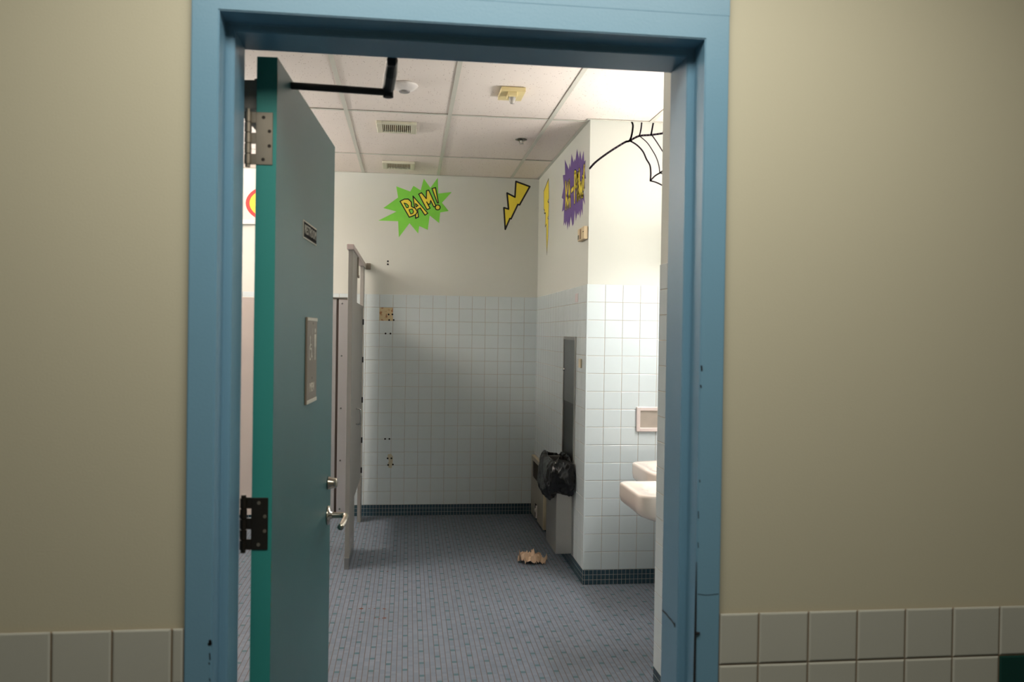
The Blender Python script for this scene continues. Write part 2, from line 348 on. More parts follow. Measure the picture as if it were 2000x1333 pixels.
tiles('wainscot', (.6525, -.0085, z0), (1, 0, 0), (0, 0, 1), (0, -1, 0), 22 * P + uo, nr * hp, P, hp, hall_tile, wall_front, grout=.003, depth=.0028, edge_round=.0035, bull=.010, u_off=uo,
      pick=lambda i, j: not (j == nr - 2 and i >= 6))
tiles('accent_tiles', (.6525, -.0085, z0), (1, 0, 0), (0, 0, 1), (0, -1, 0), 22 * P + uo, nr * hp, P, hp, green_tile, wall_front, grout=.003, depth=.0028, edge_round=.0035, u_off=uo,
      pick=lambda i, j: (j == nr - 2 and i >= 6))
# the corridor behind the photographer
box('wall_hall', (-3.6, -2.95, 0), (3.2, -2.85, 2.7), hall_paint, kind='structure')
box('wall_hall_left', (-3.7, -2.95, 0), (-3.6, .2, 2.7), hall_paint, kind='structure')
box('wall_hall_right', (3.2, -2.95, 0), (3.3, .2, 2.7), hall_paint, kind='structure')
ceil_m = ceiling_mat()
box('ceiling_hall', (-3.6, -2.9, 2.6), (3.2, 0, 2.68), ceil_m, kind='structure')

def tiled_wall(name, a, b, label, faces):
    e = empty(name); e['kind'] = 'structure'; e['label'] = label
    box('painted_wall', a, b, room_paint, e)
    return e
BT = .0022            # grout bed stands this proud of the paint
def field(e, O, U, NRM, width, u_off, skip=(), pick=None, paint_top=True):
    O = Vector(O); U = Vector(U); NRM = Vector(NRM)
    bmb = bmesh.new()
    def slab(z0, z1, th):
        p = [O + U * 0 + Vector((0, 0, z0)), O + U * width + Vector((0, 0, z0))]
        a = p[0]; b = p[1] + NRM * th
        lo = [min(a[i], b[i]) for i in range(3)]; hi = [max(a[i], b[i]) for i in range(3)]; lo[2], hi[2] = z0, z1
        bx(bmb, lo, hi)
    slab(0, ZW - .002, BT); obj('grout_bed', bmb, grout_r, e)
    tiles('wall_tiles', O + NRM * BT + Vector((0, 0, ZB)), U, (0, 0, 1), NRM, width, ZW - ZB, P, P, room_tile, e, grout=.0018, depth=.0018, edge_round=.0022, u_off=u_off, skip=skip, bull=.004)
    # three rows of small dark squares at the foot
    bmb = bmesh.new(); slab(0, ZB, .0028); obj('base_grout', bmb, grout_b, e)
    tiles('base_mosaic', O + NRM * .0028, U, (0, 0, 1), NRM, width, ZB, .0256, ZB / 3.6 * 1.2, base_tile, e, grout=.003, depth=.0014, edge_round=.0008, u_off=.0128)
# back wall
wall_back = tiled_wall('wall_back', (XL, YB, 0), (XR + .8, YB + .15, ZC + .1), 'far wall, pale mint paint over a pale aqua tile wainscot', 0)
wid = XR - XL
field(wall_back, (XL, YB, 0), (1, 0, 0), (0, -1, 0), wid, wid % P, skip={(int((wid - 12 * P + .01 - (wid % P)) // P) + 1, 14)})
# block holding the right side wall and the lit face beside the sinks
wall_right = tiled_wall('wall_right', (XR, YC, 0), (XR + .9, YB, ZC + .1), 'projecting wall block, painted above and tiled below', 0)
field(wall_right, (XR, YC, 0), (0, 1, 0), (-1, 0, 0), YB - YC, (YB - YC) % P)
field(wall_right, (XR - .004, YC, 0), (1, 0, 0), (0, -1, 0), XA - XR + .02, P + .004)
box('corner_bead', (XR - .0046, YC - .0046, ZB), (XR + .004, YC + .004, ZW - .001), room_tile, wall_right, bevel=.003, seg=3)
# sink alcove wall and the near block whose end shows beside the jamb
wall_alcove = tiled_wall('wall_alcove', (XA, YD - .3, 0), (XA + .2, YC + .2, ZC + .1), 'wall of the sink alcove', 0)
field(wall_alcove, (XA, YD, 0), (0, 1, 0), (-1, 0, 0), YC - YD, .05)
wall_near = tiled_wall('wall_near', (XR, .20, 0), (XA + .1, YD, ZC + .1), 'short tiled wall just inside the doorway on the right', 0)
field(wall_near, (XR, .20, 0), (0, 1, 0), (-1, 0, 0), YD - .20, (YD - .20) % P)
field(wall_near, (XR, YD, 0), (1, 0, 0), (0, 1, 0), XA - XR, P)
wall_left = tiled_wall('wall_left', (XL - .15, .20, 0), (XL, YB + .15, ZC + .1), 'left wall of the washroom', 0)
field(wall_left, (XL, .20, 0), (0, 1, 0), (1, 0, 0), YB - .20, .05)

# suspended ceiling
cg = empty('ceiling'); cg['kind'] = 'structure'; cg['label'] = 'white suspended ceiling of speckled acoustic panels in a pale metal grid'
bm = bmesh.new(); bx(bm, (XL - .1, .2, ZC + .016), (XA + .1, YB + .1, ZC + .05)); obj('plenum_board', bm, mat('plenum_dark', lin(60, 54, 50), .9), cg)
gx = [.2317 + .612 * n for n in range(-5, 4)]; gy = [3.375 + 1.2192 * n for n in range(-3, 3)]
bm = bmesh.new()
rnd = random.Random(4)
xs = [XL - .1] + [g for g in gx if g > XL] + [XA + .1]; ys = [.2] + [g for g in gy if .2 < g < YB] + [YB + .05]
for i in range(len(xs) - 1):
    for j in range(len(ys) - 1):
        dz = rnd.uniform(.0015, .004)
        t = bmesh.new(); bmesh.ops.create_cube(t, size=1)
        a = (xs[i] + .004, ys[j] + .004, ZC + dz); b = (xs[i + 1] - .004, ys[j + 1] - .004, ZC + dz + .012)
        bmesh.ops.scale(t, vec=[b[k] - a[k] for k in range(3)], verts=t.verts); bmesh.ops.translate(t, vec=[(a[k] + b[k]) / 2 for k in range(3)], verts=t.verts)
        for v in t.verts: v.co.z += rnd.uniform(-.001, .0015)
        merge(bm, t)
obj('acoustic_panels', bm, ceil_m, cg)
bm = bmesh.new()
for g in gx: bx(bm, (g - .012, .2, ZC - .0015), (g + .012, YB, ZC + .0006))
for g in gy: bx(bm, (XL, g - .011, ZC - .0012), (XA, g + .011, ZC + .0005))
for a, b in (((XL, YB - .02, ZC - .001), (XR, YB, ZC + .001)), ((XR - .02, YC, ZC - .001), (XR, YB, ZC + .001)), ((XR - .02, YC - .02, ZC - .001), (XA, YC, ZC + .001)), ((XR - .02, .2, ZC - .001), (XR, YD, ZC + .001)), ((XA - .02, YD, ZC - .001), (XA, YC, ZC + .001))): bx(bm, a, b)
obj('metal_grid', bm, mat('grid_enamel', lin(214, 212, 200), .5), cg)

# ------------------------------------------------------------------ blue pressed-steel door frame (double rabbet profile)
tr = empty('trim_1'); tr['kind'] = 'structure'; tr['label'] = 'blue painted steel door frame with a deep stepped profile'
def jamb_profile(s):   # (offset into the opening, y) measured from the outer edge, s = +1 left jamb
    return [(0, .0), (0, -.0125), (.052, -.0125), (.052, .053), (.068, .053), (.068, .160), (.052, .160), (.052, .2175), (0, .2175), (0, .205), (.02, .205), (.02, .0)]
def extrude_profile(bm, pts_a, pts_b):
    va = [bm.verts.new(p) for p in pts_a]; vb = [bm.verts.new(p) for p in pts_b]; n = len(va)
    for i in range(n): bm.faces.new((va[i], va[(i + 1) % n], vb[(i + 1) % n], vb[i]))
    return va, vb
XO, XI = -.4190, .6515      # outer edges of the frame
ZH = 2.140                  # underside of the head at the face
def frame_member(name, f0, f1):
    bm = bmesh.new(); extrude_profile(bm, f0, f1)
    bmesh.ops.bevel(bm, geom=[e for e in bm.edges if abs((e.verts[0].co - e.verts[1].co).length) > .8], offset=.0022, segments=3, affect='EDGES')
    o = obj(name, bm, blue, tr); return o
pr = jamb_profile(1)
# mitred at the head: top end of each jamb member is cut at the same offsets as the head member
frame_member('jamb', [(XO + a, y, 0) for a, y in pr], [(XO + a, y, ZH + .052 - a) for a, y in pr])
frame_member('jamb', [(XI - a, y, 0) for a, y in pr], [(XI - a, y, ZH + .052 - a) for a, y in pr])
frame_member('head', [(XO + a, y, ZH + .052 - a) for a, y in pr], [(XI - a, y, ZH + .052 - a) for a, y in pr])
box('head_face', (XO, -.0124, ZH + .050), (XI, .0, ZH + .105), blue, tr, bevel=.001)
# paint drips and knocks
def decal(name, plane, pts, wdt, m, parent):
    bm = bmesh.new(); ribbon(bm, pts, wdt, plane); return obj(name, bm, m, parent)
bm = bmesh.new()
tube(bm, [(.5992, -.0135, z) for z in (.30, .50, .70, .83, .93, .99, 1.06)], [.0030, .0030, .0030, .0026, .0022, .0016, .0007], 8)
tube(bm, [(.600, -.0138, .912), (.609, -.0132, .912)], [.0040, .0020], 8)
obj('paint_run', bm, mk, tr, label='black run of paint down the right jamb')
sf = lambda v: Vector((.5828, v.x, v.y))
bm = bmesh.new(); ribbon(bm, [(.159, .9035), (.13, .9045), (.11, .903), (.095, .9035), (.075, .901)], .0045, sf); ribbon(bm, [(.071, .900), (.0715, .9005)], .010, sf)
obj('paint_drip', bm, mk, tr, label='dark diagonal drip inside the right jamb')
ff = lambda v: Vector((v.x, -.0129, v.y))
bm = bmesh.new()
for x, z, l, q in ((-.3705, .925, .006, .0055), (-.3735, .920, .003, .003), (-.371, .901, .012, .0022), (-.372, .883, .003, .0018), (-.3705, .852, .004, .002), (.603, 1.466, .009, .0035), (.602, 1.426, .004, .003), (.603, 1.23, .004, .002), (.6015, 1.165, .014, .0018), (.602, 1.10, .010, .0016)):
    ribbon(bm, [(x, z), (x + .001, z - l)], q, ff)
ribbon(bm, [(.6035, .9935), (.621, .9905), (.648, .9925)], .0011, ff)
obj('chip_marks', bm, mk, tr)

# ------------------------------------------------------------------ teal door, standing open into the room
ANG = math.atan2(.9985, .054)
door = empty('door_1', (-.289, .195, 0), ANG); door['kind'] = 'structure'; door['label'] = 'teal door standing open into the washroom'
# local: x along the door from the hinge edge, -y out of the hall face, z up
bm = bmesh.new(); bx(bm, (0, 0, .012), (.888, .0440, 2.121), .0012, 2)
leaf = obj('door_leaf', bm, teal, door)
leaf.data.materials.append(teal_edge)
for p in leaf.data.polygons:
    if p.center.x < .0008 and p.normal.x < -.5: p.material_index = 1
# worn paint along the hinge edge of the hall face
bm = bmesh.new(); rw = random.Random(7)
for z, l in ((2.085, .028), (2.05, .012), (1.02, .014), (.995, .02), (.93, .01), (.87, .012), (.70, .03), (.66, .015), (.565, .02), (.52, .06), (.46, .05)):
    ribbon(bm, [(.0012, z), (.0010, z - l)], rw.uniform(.0015, .0035), lambda v: Vector((v.x, -.0004, v.y)))
obj('worn_edge', bm, mat('bare_wood_chip', lin(150, 118, 70), .8, var=.3, vscale=60), door, label='chipped ochre paint along the hinge edge')
def hinge(z0, z1, material, lbl):
    h = z1 - z0
    b = bmesh.new()
    bx(b, (-.0022, .008, z0), (.0002, .0440, z1), .0008, 1)             # leaf let into the door edge
    g = .018                                                             # gap bridged by the knuckle arms
    for k in (0, 2, 4):
        bx(b, (-.0022, .0438, z0 + h * k / 5 * .99), (.0, .0620, z0 + h * (k / 5 + .17) + .004), .0006, 1)
    o = obj('hinge', b, material, door, label=lbl)
    k = bmesh.new()
    for i in range(5):
        cyl(k, (-.002, .0605, z0 + h * i / 5 + .0012), (-.002, .0605, z0 + h * (i + 1) / 5 - .0012), .0075, n=18)
    cyl(k, (-.002, .0605, z0 - .006), (-.002, .0605, z1 + .006), .0055, n=14)
    obj('hinge_knuckle', k, material, o)
    s = bmesh.new()
    for y, f in ((.028, .10), (.015, .36), (.015, .64), (.028, .90)):
        lathe(s, (-.0021, y, z0 + h * f), (-1, 0, 0), [(0, .0002), (.0012, .0002), (.0014, .0006), (.0036, .0006), (.0040, 0)], 16)
    obj('hinge_screws', s, hinge_d if material is hinge_m else hinge_m, o)
hinge(1.886, 2.000, hinge_m, 'dull steel upper hinge')
hinge(1.047, 1.161, hinge_d, 'dark bronze lower hinge')
# lever and cylinder on the hall face
b = bmesh.new(); lathe(b, (.822, 0, .944), (0, -1, 0), [(0, 0), (.030, 0), (.031, .003), (.028, .008), (.013, .010), (.0115, .016), (0, .016)], 30)
lv = obj('lever_rose', b, satin, door, smooth=True)
b = bmesh.new(); tube(b, smooth_path([(.822, -.010, .944), (.822, -.036, .944), (.819, -.052, .944), (.806, -.060, .943), (.76, -.061, .939), (.712, -.056, .931)], 6), .0095, 16)
obj('lever_handle', b, satin, door, smooth=True)
b = bmesh.new(); lathe(b, (.822, 0, 1.046), (0, -1, 0), [(0, 0), (.021, 0), (.021, .004), (.017, .014), (.016, .028), (.012, .030), (0, .030)], 26)
obj('lock_cylinder', b, satin, door, smooth=True)
b = bmesh.new(); bx(b, (.8875, .008, .90), (.8895, .036, 1.10), .0006, 1); obj('latch_plate', b, satin, door)
# room-name plate
def text_mesh(name, s, size, material, parent, M_, extr=.0004, space=1.0):
    c = bpy.data.curves.new(name, 'FONT'); c.body = s; c.size = size; c.extrude = extr; c.align_x = 'CENTER'; c.align_y = 'CENTER'; c.space_character = space; c.resolution_u = 3
    o = bpy.data.objects.new(name, c); C.objects.link(o)
    bpy.context.view_layer.update()
    me = bpy.data.meshes.new_from_object(o.evaluated_get(bpy.context.evaluated_depsgraph_get())); me.name = name
    bpy.data.objects.remove(o); bpy.data.curves.remove(c)
    me.transform(M_); o2 = bpy.data.objects.new(name, me); C.objects.link(o2); me.materials.clear(); me.materials.append(material); o2.parent = parent; return o2
FACE = lambda x, y, z: Matrix(((1, 0, 0, x), (0, 0, -1, y), (0, 1, 0, z), (0, 0, 0, 1)))      # text lying in the xz plane, read from -y
pl = box('name_plate', (.328, -.0022, 1.7655), (.534, 0, 1.8125), sign_light, door, bevel=.001, label='grey room-name plate with pale border')
box('plate_field', (.333, -.0028, 1.7695), (.529, -.0020, 1.8085), sign_dark, pl)
text_mesh('plate_lettering', 'RESTROOM', .034, sign_light, pl, FACE(.431, -.0032, 1.789), space=1.02)
sg = box('accessibility_sign', (.384, -.006, 1.330), (.541, 0, 1.563), frame_grey, door, bevel=.003, label='brown-grey tactile washroom sign with a pale edge')
b = bmesh.new(); bx(b, (.386, -.0075, 1.553), (.539, -.0055, 1.562), .0006, 1); bx(b, (.386, -.0075, 1.331), (.539, -.0055, 1.341), .0006, 1)
obj('sign_edge_strips', b, sign_light, sg)
b = bmesh.new()
def disc(bm, x, z, r, y=-.0066, n=20): bm.faces.new([bm.verts.new((x + r * math.cos(2 * math.pi * k / n), y, z + r * math.sin(2 * math.pi * k / n))) for k in range(n)])
pf = lambda v: Vector((v.x, -.0066, v.y))
disc(b, .5065, 1.527, .0065)                                            # standing man
flat_poly(b, [pf(Vector(q)) for q in ((.494, 1.517), (.519, 1.517), (.521, 1.513), (.521, 1.482), (.5165, 1.482), (.516, 1.506), (.5145, 1.506), (.5145, 1.446), (.5085, 1.446), (.5078, 1.480), (.5052, 1.480), (.5045, 1.446), (.4985, 1.446), (.4985, 1.506), (.497, 1.506), (.4965, 1.482), (.492, 1.482), (.492, 1.513))])
disc(b, .428, 1.508, .0055)                                             # wheelchair
ribbon(b, [(.428, 1.501), (.430, 1.478), (.446, 1.478), (.453, 1.456), (.459, 1.457)], .0055, pf)
ribbon(b, [(.430, 1.489), (.443, 1.489)], .004, pf)
ribbon(b, [(.424, 1.487), (.415, 1.479), (.412, 1.468), (.415, 1.456), (.424, 1.449), (.436, 1.450), (.443, 1.457), (.446, 1.466)], .004, pf)
ribbon(b, [(.465, 1.446), (.465, 1.532)], .0018, pf)
obj('sign_pictograms', b, sign_light, sg)
text_mesh('sign_lettering', 'MEN', .034, sign_light, sg, FACE(.4625, -.0064, 1.372), space=1.05)
b = bmesh.new(); disc(b, .4625, 1.547, .003, -.0078); disc(b, .4625, 1.398, .003, -.0064); obj('sign_screws', b, hole_m, sg)
# closer on the room face with its folding arm to the head of the frame
b = bmesh.new(); bx(b, (.02, .0441, 2.012), (.262, .098, 2.076), .004, 3); cl = obj('closer_body', b, grey_paint, door, label='grey closer body on the room face')
b = bmesh.new(); cyl(b, (.145, .072, 2.07), (.145, .072, 2.112), .011, n=18); obj('closer_spindle', b, dark, cl)
DI = (Matrix.Translation((-.289, .195, 0)) @ Matrix.Rotation(ANG, 4, 'Z')).inverted()
W2 = lambda *p: DI @ Vector(p)
b = bmesh.new()
e0 = W2(-.055, .372, 2.106); s0 = Vector((.145, .072, 2.104))
d = (s0 - e0)
tube(b, [e0, e0 + d * .3, e0 + d], [.0085, .0085, .0085], 12)
cyl(b, e0 + Vector((0, 0, -.012)), e0 + Vector((0, 0, .018)), .0125, n=18)
obj('closer_main_arm', b, dark, door, smooth=False, label='thin black arm of the closer')
b = bmesh.new()
h0 = W2(-.043, .232, 2.140)
tube(b, [e0 + Vector((0, 0, .008)), e0 + (h0 - e0) * .06 + Vector((0, 0, .008)), e0 + (h0 - e0) * .62, h0], [.0115, .0150, .0150, .0125], 16)
bx(b, tuple(W2(-.043, .240, 2.125) - Vector((.018, .010, 0))), tuple(W2(-.043, .240, 2.155) + Vector((0.0, .010, 0))), .002, 1)
obj('closer_forearm', b, dark, door, label='thick black forearm fixed to the frame head')

# ------------------------------------------------------------------ toilet partition on the left
tp = tag(empty('toilet_partition', (-.368, 4.55, 0)), 'grey enamelled toilet cubicle front and side panel, left of the far tiled wall', 'toilet partition')
def loc(o):   # children were modelled in world coordinates
    o.matrix_parent_inverse = tp.matrix_world.inverted() if False else Matrix.Translation((.368, -4.55, 0)); return o
PX0, PX1 = -.382, -.354
b = bmesh.new(); bx(b, (PX0, 3.771, .0), (PX1, 4.265, 2.048), .003, 2)
pil = loc(obj('pilaster', b, part_m, tp))
b = bmesh.new(); bx(b, (PX0 - .0015, 3.7695, 0), (PX1 + .0015, 4.20, .075), .001, 1); loc(obj('pilaster_shoe', b, steel, tp))
b = bmesh.new(); bx(b, (PX0, 5.118, 0), (PX1, 5.262, 2.048), .003, 2); loc(obj('pilaster', b, part_m, tp))
b = bmesh.new(); bx(b, (PX0 + .003, 4.275, .362), (PX1 - .003, 5.098, 1.728), .003, 2); sd = loc(obj('cubicle_door', b, part_m, tp))
b = bmesh.new(); tube(b, smooth_path([(PX1 - .003, 4.375, .975), (PX1 + .022, 4.375, .972), (PX1 + .030, 4.375, .955), (PX1 + .030, 4.375, .885), (PX1 + .022, 4.375, .868), (PX1 - .003, 4.375, .865)], 5), .0055, 12)
o = obj('pull_handle', b, chrome, sd, smooth=True)
b = bmesh.new()
bx(b, (PX1 - .004, 5.100, .375), (PX1 + .0065, 5.106, 1.715), .001, 1)  # pale colour stands for light through the gap beside the cubicle door
hs_ = loc(obj('hinge_strip', b, mat('gap_light_strip', lin(225, 222, 215), .4), tp, label='narrow hinge strip coloured pale for light through the door gap'))
for z in (1.60, 1.30, .98, .66, .42):
    b = bmesh.new(); cyl(b, (PX1 + .001, 5.098, z - .022), (PX1 + .001, 5.098, z + .022), .0068, n=12)
    obj('hinge_barrel', b, dark, hs_)
b = bmesh.new()
bx(b, (PX0 - .008, 3.735, 2.045), (PX1 + .008, 5.342, 2.079), .005, 2); loc(obj('headrail', b, part_pink, tp, label='pinkish overhead rail'))
b = bmesh.new(); bx(b, (PX1 + .006, 5.31, 2.035), (PX1 + .045, 5.343, 2.085), .003, 1); cyl(b, (PX1 + .03, 5.33, 2.06), (PX1 + .03, 5.30, 2.06), .008, n=12); loc(obj('wall_bracket', b, hinge_m, tp))
b = bmesh.new(); bx(b, (PX1 + .0, 4.245, 1.90), (PX1 + .010, 4.265, 2.04), .002, 1); cyl(b, (PX1 + .004, 4.25, 1.905), (PX1 + .016, 4.25, 1.905), .010, n=14); loc(obj('door_keeper', b, hinge_m, tp))
# side panel running left from the front
b = bmesh.new(); bx(b, (-2.28, 4.035, .300), (-.390, 4.060, 1.742), .002, 1); sp = loc(obj('side_panel', b, mat('lit_panel_enamel', lin(216, 202, 194), .38, var=.03), tp))  # paler than the pilasters: the light on this face is in its colour
b = bmesh.new(); bx(b, (-.4585, 4.026, .302), (-.384, 4.0345, 1.735), .0015, 1); st = loc(obj('mounting_strip', b, strip_m, tp, label='satin aluminium strip with a row of bolts'))
b = bmesh.new(); bx(b, (-.62, 4.026, .302), (-.4735, 4.0345, 1.735), .0015, 1); loc(obj('mounting_strip', b, strip_m, tp))
b = bmesh.new(); bx(b, (-.4735, 4.029, .300), (-.4585, 4.0355, 1.742), .0005, 1); loc(obj('panel_joint', b, mat('slit_shade', lin(84, 70, 62), .7), tp))  # dark strip stands in for the shade of the open slit
b = bmesh.new(); bx(b, (-.62, 4.024, 1.740), (-.402, 4.045, 1.751), .001, 1); loc(obj('panel_cap', b, steel, tp))
for z in (1.710, 1.36, 1.01, .66, .335):
    q = bmesh.new(); lathe(q, (-.437, 4.026, z), (0, -1, 0), [(.0062, 0), (.0058, .003), (.003, .005), (0, .0054)], 12); o = obj('bolt', q, dsteel, st)

# ------------------------------------------------------------------ painted wall designs and lettering
YW = YB - .0008
bp_ = lambda off: (lambda v: Vector((v[0], YB - off, v[1])))
def design(name, label, cat): return tag(empty(name), label, cat)
d1 = design('painted_starburst', 'jagged bright green starburst painted on the far wall, reading BAM!', 'wall painting')
b = bmesh.new(); flat_poly(b, [bp_(.0006)(v) for v in BURST]); obj('burst', b, mg, d1)
def letter(parent, plane, k, poly, holes=(), wdt=.0085, order=0, holemat=None):
    b = bmesh.new(); flat_poly(b, [plane(.0010 + order * .0008 + k)(v) for v in poly]); obj('letter', b, my, parent)
    b = bmesh.new(); ribbon(b, poly, wdt, plane(.0013 + order * .0008 + k), closed=True)
    for h in holes: ribbon(b, h, wdt * .85, plane(.0014 + order * .0008 + k), closed=True)
    obj('letter_outline', b, mk, parent)
    for h in holes:
        b = bmesh.new(); flat_poly(b, [plane(.0012 + order * .0008 + k)(v) for v in h]); obj('letter_counter', b, holemat or mg, parent)
letter(d1, bp_, 0, BAM_M); letter(d1, bp_, 0, BAM_X); letter(d1, bp_, 0, BAM_DOT)
letter(d1, bp_, 0, BAM_A, [BAM_A_HOLE], order=1); letter(d1, bp_, 0, BAM_B, BAM_B_HOLES, order=2)
d2 = design('painted_lightning_bolt', 'fat yellow lightning bolt with a black outline, painted high on the far wall', 'wall painting')
b = bmesh.new(); flat_poly(b, [bp_(.0006)(v) for v in BOLT_BACK]); obj('bolt_fill', b, my, d2)
b = bmesh.new(); ribbon(b, BOLT_BACK, .0135, bp_(.0010), closed=True); obj('bolt_outline', b, mk, d2)
sp_ = lambda off: (lambda v: Vector((XR - off, v[0], v[1])))
d3 = design('painted_lightning_bolt', 'long thin yellow lightning bolt painted on the shaded side wall near the far corner', 'wall painting')
b = bmesh.new(); flat_poly(b, [sp_(.0006)(v) for v in BOLT_SIDE]); obj('bolt_fill', b, my, d3)
b = bmesh.new(); ribbon(b, BOLT_SIDE, .011, sp_(.0010), closed=True); obj('bolt_outline', b, mk, d3)
d4 = design('painted_starburst', 'spiky purple starburst painted on the side wall, reading KA-POW!', 'wall painting')
b = bmesh.new(); flat_poly(b, [sp_(.0006)(v) for v in POW_BURST]); obj('burst', b, mp, d4)
for i, s in enumerate(POW_STROKES):
    b = bmesh.new(); ribbon(b, s, .042, sp_(.0009)); obj('letter_outline', b, mk, d4)
for i, s in enumerate(POW_STROKES):
    b = bmesh.new(); ribbon(b, s, .027, sp_(.0013)); obj('letter', b, my, d4)
b = bmesh.new()
for p_, w_ in WEB: ribbon(b, [(v.x, v.y) for v in smooth_path([(q[0], q[1], 0) for q in p_], 4)], w_ * 1.12, lambda v: Vector((v.x, YC - .0008, v.y)))
tag(obj('painted_spider_web', b, mw), 'dark purple spider web painted on the bright wall face above the sinks', 'wall painting')
# plain red and yellow oval, cut off by the door
d5 = design('painted_oval', 'red oval with a yellow ring on the far wall, seen through the door hinge gap', 'wall painting')
def oval(cx, cz, rx, rz, off, m, nm):
    b = bmesh.new(); b.faces.new([b.verts.new((cx + rx * math.cos(t), YB - off, cz + rz * math.sin(t))) for t in [2 * math.pi * k / 40 for k in range(40)]]); obj(nm, b, m, d5)
oval(-1.10, 2.55, .215, .150, .0006, mr_, 'outer_ring'); oval(-1.10, 2.55, .185, .125, .0010, my, 'middle_ring'); oval(-1.10, 2.53, .105, .085, .0014, mr_, 'centre')
box('trim_2', (-2.2, YB - .03, 2.376), (-.95, YB, 2.412), white_pl, kind='structure', bevel=.004, label='white wireway across the far wall, seen in the gap beside the door')

# traces of removed fittings on the far wall
b = bmesh.new(); bx(b, (-.2335, YB - .0030, 1.6165), (-.1250, YB - .0020, 1.7240))
pm = mat('exposed_adhesive', lin(196, 178, 140), .9, var=.10, vscale=30)
nt = pm.node_tree; bs = nt.nodes['Principled BSDF']; srcs = bs.inputs['Base Color'].links[0].from_socket
n_ = nt.nodes.new('ShaderNodeTexNoise'); n_.inputs['Scale'].default_value = 26; n_.inputs['Detail'].default_value = 3
g_ = [n for n in nt.nodes if n.type == 'NEW_GEOMETRY'][0]; nt.links.new(g_.outputs['Position'], n_.inputs['Vector'])
cr = nt.nodes.new('ShaderNodeValToRGB'); cr.color_ramp.elements[0].position = .54; cr.color_ramp.elements[0].color = (0, 0, 0, 1); cr.color_ramp.elements[1].position = .58; cr.color_ramp.elements[1].color = (1, 1, 1, 1)
nt.links.new(n_.outputs['Fac'], cr.inputs[0]); mx_ = nt.nodes.new('ShaderNodeMix'); mx_.data_type = 'RGBA'; nt.links.new(cr.outputs[0], mx_.inputs[0]); nt.links.new(srcs, mx_.inputs[6]); mx_.inputs[7].default_value = (*lin(158, 116, 82), 1)
nt.links.new(mx_.outputs[2], bs.inputs['Base Color'])
obj('bare_patch', b, pm, wall_back, label='square where a tile is missing, brown adhesive showing')
b = bmesh.new(); flat_poly(b, [Vector((x, YB - .0045, z)) for x, z in ((-.150, .51), (-.122, .515), (-.108, .49), (-.110, .43), (-.118, .395), (-.142, .40), (-.150, .43), (-.140, .455), (-.152, .48))])
obj('adhesive_residue', b, mat('pale_residue', lin(188, 180, 156), .9, var=.2, vscale=40), wall_back)
for x, z in HOLES:
    b = bmesh.new(); lathe(b, (x, YB - .002, z), (0, -1, 0), [(.0075, 0), (.0075, .0028), (.004, .0030), (0, .0024)], 14); obj('screw_hole', b, hole_m, wall_back)
rs = random.Random(3); sm = mat('rusty_stain', lin(104, 62, 44), .8)
for x, y, r_ in ((-.232, 2.992, .013), (-.107, 2.977, .010), (-.16, 2.985, .006), (-.23, 2.833, .007), (-.152, 2.832, .006), (-.103, 2.828, .012), (-.13, 2.82, .006), (-.107, 3.707, .008), (-.19, 2.99, .005)):
    b = bmesh.new(); b.faces.new([b.verts.new((x + r_ * math.cos(t) * rs.uniform(.6, 1.25), y + r_ * math.sin(t) * rs.uniform(.5, 1.2), .0006)) for t in [2 * math.pi * k / 11 for k in range(11)]])
    obj('stain', b, sm, floor)

# ------------------------------------------------------------------ towel dispenser and waste receptacle, bin liner
td = tag(empty('towel_dispenser', (XR, 3.84, 0)), 'tall stainless steel towel dispenser with a waste bin below, set in the side wall', 'paper towel dispenser')
def at(o, x, y, z=0): o.matrix_parent_inverse = Matrix.Translation((-x, -y, -z)); return o
T = lambda o: at(o, XR, 3.84)
y0, y1, zt = 3.635, 4.045, 1.512
b = bmesh.new()
for a, c in (((y0, .10), (y0 + .020, zt)), ((y1 - .020, .10), (y1, zt)), ((y0 + .02, zt - .022), (y1 - .02, zt))):
    bx(b, (XR - .014, a[0], a[1]), (XR - .001, c[0], c[1]), .002, 1)
T(obj('frame', b, steel, td))
b = bmesh.new(); bx(b, (XR - .010, y0 + .022, 1.075), (XR - .0022, y1 - .022, zt - .024), .001, 1); dd_ = T(obj('dispenser_door', b, dsteel, td))
b = bmesh.new(); lathe(b, (XR - .010, y1 - .045, 1.285), (-1, 0, 0), [(.011, 0), (.011, .006), (.008, .010), (0, .011)], 18); obj('lock_knob', b, chrome, dd_, smooth=True)
b = bmesh.new(); bx(b, (XR - .0045, y0 + .022, .70), (XR - .002, y1 - .022, 1.073)); T(obj('recess_back', b, mat('dark_reflection_steel', lin(70, 72, 70), .32, 1.0, var=.1), td, label='darker recessed lower panel'))  # dark reflection in the opening is put into the steel colour
b = bmesh.new(); b2 = bmesh.new()
bx(b, (.963, y0, .112), (.968, y1 - .02, .690), .002, 2); bx(b, (.963, y0, .112), (XR - .015, y0 + .005, .690), .002, 2)
bx(b, (.963, y1 - .025, .112), (XR - .015, y1 - .02, .690), .002, 2); bx(b, (.964, y0 + .001, .112), (XR - .015, y1 - .021, .117), .001, 1); cyl(b, (.9665, y0 + .0035, .113), (.9665, y0 + .0035, .690), .0042, n=16)
T(obj('waste_bin', b, mat('bin_steel', lin(178, 174, 168), .36, .9, var=.06, vscale=9), td, label='brushed steel box with rounded front edge'))
